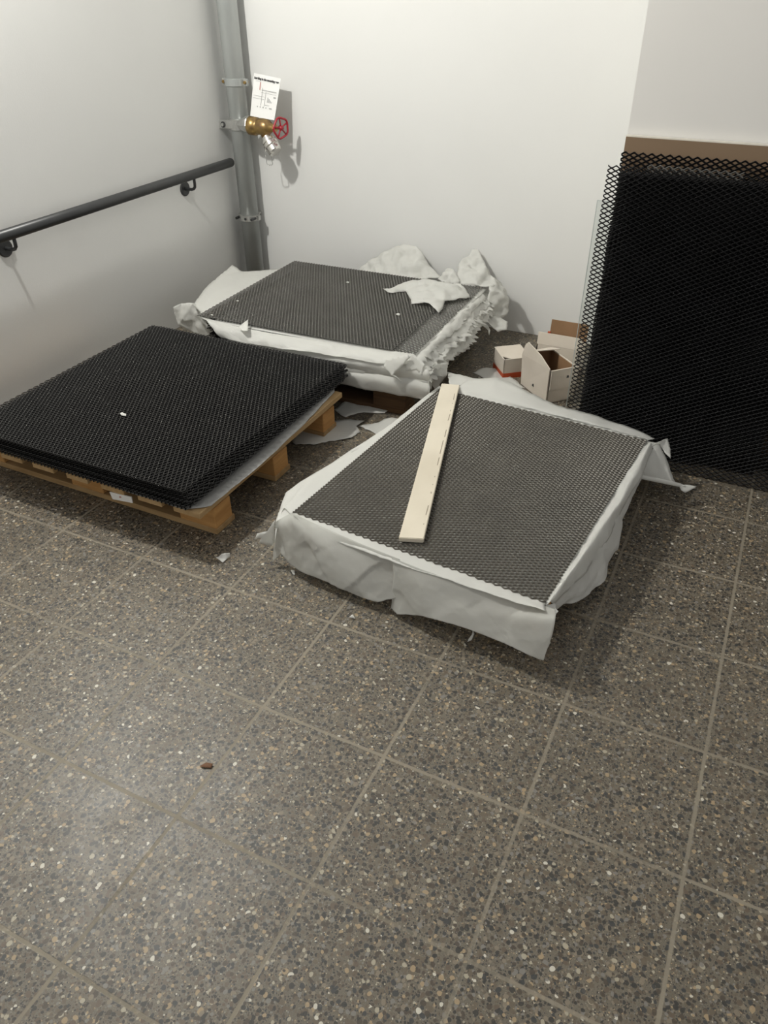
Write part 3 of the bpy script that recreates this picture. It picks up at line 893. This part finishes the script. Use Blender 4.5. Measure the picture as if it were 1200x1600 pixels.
# crumpled piece on the top sheet
z1 = ZB + 0.02
patch('crumpled_paper', [az(598, 450, z1 + .02), az(606, 456, z1 + .01), az(613, 458, z1 + .01), az(620, 456, z1), az(634, 455, z1), az(641, 466, z1 + .02), az(643, 474, z1), az(670, 473, z1 + .05), az(678, 480, z1 + .04), az(686, 488, z1), az(691, 483, z1), az(695, 471, z1 + .02), az(735, 464, z1), az(728, 452, z1 + .03), az(720, 442, z1 + .10), az(705, 443, z1 + .08), az(690, 440, z1 + .12), az(665, 435, z1 + .12), az(648, 437, z1 + .10), az(635, 440, z1 + .06), az(622, 444, z1 + .06), az(611, 451, z1 + .03)],
      0.030, 81, 'crumpled white tissue piece lying on the top mesh sheet by the end wall', 0.06, 'crumpled paper', 0.045, 5, (0, 0, 1))
patch('paper_scrap', [az(372, 511, z1), az(388, 499, z1 + .05), az(387, 517, z1), az(380, 517, z1)], 0.01, 82, 'small pointed tissue scrap on the front edge of the top mesh by the end wall', 0.01, 'paper scrap', 0.03, up=(0, 0, 1), jag=0.006)
for j, (u, v, s, lbl) in enumerate(((371, 470, 2.5, 'nearest the pipe'), (543, 441, 3, 'near the far edge'), (622, 491, 4, 'in the middle'), (331, 492, 2.5, 'at the outer corner'))):
    patch('paper_flake', [az(u - s, v, z1), az(u, v - s * .5, z1 + .008), az(u + s, v - .4, z1), az(u + s * .4, v + s * .5, z1)], 0.003, 83 + j, 'tiny white flake on the top mesh by the end wall, ' + lbl, 0.003, 'paper flake', 0.03, up=(0, 0, 1), jag=0.002)

# ------------------------------------------------------------------ papers and scraps on the floor
patch('paper_sheet', Z([(455, 688, .012), (470, 672, .02), (500, 660, .02), (540, 655, .02), (570, 657, .03), (558, 666, .02), (563, 675, .01), (548, 684, .015), (515, 690, .015), (490, 694, .02), (462, 695, .012)]), 0.008, 91, 'grey tissue sheet on the floor under the pine pallet corner', 0.0, 'paper sheet', 0.08, 3, (0, 0, 1), jag=0.02)
patch('paper_sheet', Z([(522, 640, .012), (540, 626, .02), (580, 622, .02), (625, 632, .02), (600, 645, .02), (560, 645, .02), (540, 652, .015)]), 0.008, 92, 'shaded tissue sheet on the floor in front of the end wall stack', 0.0, 'paper sheet', 0.08, 3, (0, 0, 1), jag=0.02)
patch('paper_sheet', Z([(560, 665, .012), (592, 660, .02), (600, 654, .03), (612, 652, .05), (628, 656, .04), (612, 672, .02), (592, 680, .015), (575, 672, .01)]), 0.012, 93, 'creased tissue piece on the floor beside the aisle edge of the batten stack', 0.0, 'paper sheet', 0.06, 4, (0, 0, 1), jag=0.02)
patch('paper_sheet', Z([(740, 582, .012), (755, 574, .03), (775, 575, .03), (800, 590, .02), (820, 606, .02), (800, 608, .01), (770, 598, .01)]), 0.012, 94, 'thin tissue piece on the floor before the red and white carton', 0.0, 'paper sheet', 0.06, 4, (0, 0, 1), jag=0.02)
patch('paper_scrap', Z([(337, 871, .02), (341, 870, .03), (346, 865, .05), (352, 864, .06), (359, 864, .05), (360, 869, .02), (354, 874, .01), (348, 879, .015)]), 0.012, 95, 'crumpled white scrap alone on the floor near the pallet corner', 0.01, 'paper scrap', 0.02, 14, (0, 0, 1), jag=0.004)
patch('paper_scrap', Z([(454, 890, .02), (460, 891, .03), (461, 899, .01), (457, 897, .012)]), 0.004, 96, 'tiny triangular scrap below the skirt corner of the batten stack', 0.004, 'paper scrap', 0.02, 8, (0, 0, 1), jag=0.003)
patch('paper_scrap', Z([(545, 964, .015), (551, 960, .03), (555, 967, .012)]), 0.004, 97, 'tiny dark-edged scrap on the open floor before the hanging skirt', 0.004, 'paper scrap', 0.02, 8, (0, 0, 1), jag=0.003)
patch('paper_scrap', [ay(739, 984, -.74), ay(741, 990, -.74), ay(737, 1000, -.76), ay(730, 1003, -.77), ay(732, 998, -.76), ay(737, 992, -.75)], 0.004, 98, 'thin shred dangling under the middle of the front skirt', 0.002, 'paper scrap', 0.02, 8, (0, -1, 0), jag=0.003)
patch('brown_scrap', Z([(312, 1197, .01), (322, 1191, .02), (333, 1193, .015), (330, 1200, .01), (318, 1199, .012)]), 0.004, 99, 'small reddish-brown scrap lying on the open terrazzo', 0.004, 'scrap', 0.02, 8, (0, 0, 1), mt=M_leaf, jag=0.003)

# ------------------------------------------------------------------ cartons by the end wall
def wallq(bm, a, b, h0, h1, th=0.014, lean=Vector((0, 0, 0))):
    """upright panel from a to b (floor points) between two heights"""
    a, b = Vector(a), Vector(b)
    n = Vector((-(b - a).y, (b - a).x, 0)).normalized() * th
    poly_prism(bm, [a + Vector((0, 0, h0)), b + Vector((0, 0, h0)), b + lean + Vector((0, 0, h1)), a + lean + Vector((0, 0, h1))], n)
    return bm

def carton(name, c0, c1, depth, h, label, mt, inner=None, bottom=True):
    """open carton on the floor: front side c0-c1, depth behind it; returns thing and corners"""
    c0, c1 = Vector((*c0, 0)), Vector((*c1, 0))
    d = (c1 - c0)
    n = Vector((-d.y, d.x, 0)).normalized() * depth
    e = thing(name, tuple((c0 + c1 + n) / 2), label, 'carton')
    cs = [c0, c1, c1 + n, c0 + n]
    bm = nb()
    for i in range(4):
        wallq(bm, cs[i], cs[(i + 1) % 4], 0.003, h)
    poly_prism(bm, [c + Vector((0, 0, 0.003)) for c in cs], (0, 0, 0.012))
    link('body', bm, mt, e)
    if inner:
        bm = nb()
        ii = 0.018
        ctr = sum(cs, Vector()) / 4
        ci = [c + (ctr - c) * 0.07 for c in cs]
        for i in range(4):
            wallq(bm, ci[i], ci[(i + 1) % 4], 0.02, h - 0.012, 0.002)
        poly_prism(bm, [c + Vector((0, 0, 0.018)) for c in ci], (0, 0, 0.004))
        link('lining', bm, inner, e)
    return e, cs

# red banded carton
e, cs = carton('carton', (2.79, 4.05), (3.07, 4.28), 0.36, 0.27, 'small white carton with a red band round its base, flap ajar', M_card, M_kraft)
bm = nb()
ctr = sum(cs, Vector()) / 4
co_ = [c + (c - ctr).normalized() * 0.004 for c in cs]
for i in range(4):
    wallq(bm, co_[i], co_[(i + 1) % 4], 0.003, 0.075, -0.003)
link('red_band', bm, M_redprint, e)
bm = nb()
q0, q1, q2, q3 = [c + Vector((0, 0, 0.272)) for c in cs]
poly_prism(bm, [q3 + Vector((-0.01, 0, 0.02)), q2 + Vector((0, 0, 0.02)), q1 + Vector((0.0, 0, -0.01)), q1.lerp(q0, 0.62) + Vector((0, 0, -0.02)), q0.lerp(q3, 0.35) + Vector((0, 0, -0.01))], (0, 0, 0.01))
link('flap', bm, M_card, e)

# tall white carton with raised flap
e, cs = carton('carton', (3.52, 3.60), (3.78, 3.88), 0.62, 0.44, 'larger white carton standing nearest the leaning sheets with a pointed flap', M_card, M_kraft)
c0 = cs[0]
c3 = cs[3]
bm = nb()
u_ = (c3 - c0)
n_ = Vector((-u_.y, u_.x, 0)).normalized()
out_ = n_ if n_.dot(c0 - cs[1]) > 0 else -n_
poly_prism(bm, [c0 + out_ * .006 + Vector((0, 0, .003)), c3 + out_ * .006 + Vector((0, 0, .003)), c3 + out_ * .03 + Vector((0, 0, .42)), c3 + out_ * .02 - u_ * .06 + Vector((0, 0, .56)), c3 + out_ * .02 - u_ * .16 + Vector((0, 0, .62)), c0 + u_ * 0.35 + out_ * .01 + Vector((0, 0, .56)), c0 + out_ * .006 + Vector((0, 0, .47))], out_ * 0.012)
link('flap', bm, M_card, e)
c1, c2 = cs[1], cs[2]
bm = nb()
dd_ = (c1 - c0).normalized()
of = Vector((dd_.y, -dd_.x, 0))
if of.dot(c0 - c3) < 0:
    of = -of
wallq(bm, c0 + of * 0.03, c1 + of * 0.03, 0.20, 0.455, 0.01)
link('folded_flap', bm, M_card, e)
bm = nb()
poly_prism(bm, [c2 + Vector((0, 0, .44)), c3 + Vector((0, 0, .44)), c3.lerp(c0, .3) + Vector((0, 0, .52)), c2.lerp(c1, .35) + Vector((0, 0, .50))], (0, 0, 0.01))
link('flap', bm, M_card, e)
pm = c0.lerp(c1, 0.62) + of * 0.033 + Vector((0, 0, 0.33))
link('printed_symbol', poly_prism(nb(), [pm + dd_ * -0.016, pm + dd_ * 0.016, pm + dd_ * 0.010 + Vector((0, 0, .03)), pm + dd_ * -0.006 + Vector((0, 0, .036))], of * 0.002), M_ink, e)
pm = c0.lerp(c3, 0.52) + out_ * 0.02 + Vector((0, 0, 0.10))
ud_ = u_.normalized()
link('printed_symbol', poly_prism(nb(), [pm - ud_ * 0.02, pm + ud_ * 0.02, pm + ud_ * 0.012 + Vector((0, 0, .03)), pm - ud_ * 0.008 + Vector((0, 0, .036))], out_ * 0.004), M_ink, e)

# carton behind with brown inner flap
e, cs = carton('carton', (3.08, 4.50), (3.66, 4.50), 0.34, 0.375, 'white carton behind the others with a brown inner flap standing up', M_card, M_kraft)
bm = nb()
wallq(bm, (3.08, 4.50, 0), (3.66, 4.50, 0), 0.378, 0.53, 0.01, Vector((0, 0.03, 0)))
link('flap', bm, M_card, e)
bm = nb()
wallq(bm, (3.16, 4.82, 0), (3.66, 4.82, 0), 0.375, 0.60, 0.01, Vector((0, 0.03, 0)))
link('brown_flap', bm, M_kraft, e)
bm = nb()
box(bm, (3.135, 4.80, 0.40), (3.17, 4.83, 0.44))
link('red_tape', bm, M_redprint, e)

# ------------------------------------------------------------------ boards and sheets leaning on the projecting wall
zb = ay(979, 211, YC - 0.05).z
e = thing('fibreboard_panel', (5.4, YC - 0.05, 0), 'brown fibreboard panel behind the black mesh sheets, top edge painted pale as lit', 'panel')
link('board', box(nb(), (XC, YC - 0.06, 0), (8.2, YC - 0.012, zb - 0.012), None, 0.002), M_brown, e)
link('cut_edge', box(nb(), (XC, YC - 0.06, zb - 0.012), (8.2, YC - 0.012, zb)), M_mdfedge, e)  # lamp light along the top edge painted as a paler strip

def lean(me, x, y0, hgt, y1, mt, label, group=None, name='expanded_metal_sheet'):
    a = math.acos(max(-1, min(1, (y1 - y0) / hgt)))
    return sheet(me, name, mt, (x, y0, 0.012), 0, label, 'metal sheet', group, rx=a)

LW, SW = 0.083, 0.045
ms1 = expanded('mesh_wide', 3.2, 2.93, LW, SW, 'x', 0.0135, 0.0065, 38)
ms3 = expanded('mesh_small', 1.30, 2.36, LW * .8, SW * .9, 'x', 0.021, 0.0065, 30)
ms4 = expanded('mesh_narrow', 0.88, 2.90, LW, SW, 'x', 0.017, 0.0065, 40)
msM = expanded('mesh_pack', 1.90, 2.83, LW, SW, 'x', 0.020, 0.0065, 35)
ms2 = expanded('mesh_wide_back', 3.1, 2.99, LW, SW, 'x', 0.019, 0.0065, 32)
lean(ms2, 4.02, 3.075, 2.99, 3.215, M_jet, 'tallest black open mesh sheet, its top edge against the brown panel')
for i in range(5):
    lean(msM, 4.06 + 0.012 * (i % 3), 2.90 + i * 0.025, 2.83, 3.06 + i * 0.02, M_jet, 'black expanded metal sheet packed between the outermost and the tallest leaning sheets', 'leaning black sheets in the middle of the pack')
lean(ms4, 4.29, 3.04, 2.885, 3.17, M_grey2, 'narrow tall black mesh sheet in the leaning pack, greyed for its glinting top edge')  # lighter grey steel imitates the glint along its top edge
lean(ms3, 4.08, 2.84, 2.36, 3.00, M_jet, 'short black dense mesh sheet reaching only partway up the leaning pack')
lean(ms1, 3.955, 2.64, 2.93, 2.99, M_jet, 'outermost black open mesh sheet with a zigzag edge, leaning over the pack')

# clear sheet
e = thing('clear_plastic_sheet', (4.3, 3.2, 0), 'clear plastic sheet leaning behind the zigzag edge of the black mesh', 'plastic sheet')
y0c, y1c = 3.225, 3.238
xl = ay(887, 630, 3.2).x
bm = nb()
poly_prism(bm, [(3.845, y0c, 0.003), (4.5, y0c, 0.003), (4.5, y1c, 2.53), (3.86, y1c, 2.53)], (0, 0.012, 0))
link('pane', bm, M_clear, e)
bm = nb()
poly_prism(bm, [(3.839, y0c, 0.003), (3.845, y0c, 0.003), (3.86, y1c, 2.53), (3.854, y1c, 2.53)], (0, 0.012, 0))
poly_prism(bm, [(3.854, y1c, 2.53), (4.5, y1c, 2.53), (4.5, y1c, 2.536), (3.854, y1c, 2.536)], (0, 0.012, 0))
link('cut_edge', bm, M_cleardge, e)

for o in bpy.data.objects:
    if 'org' in o:
        del o['org']
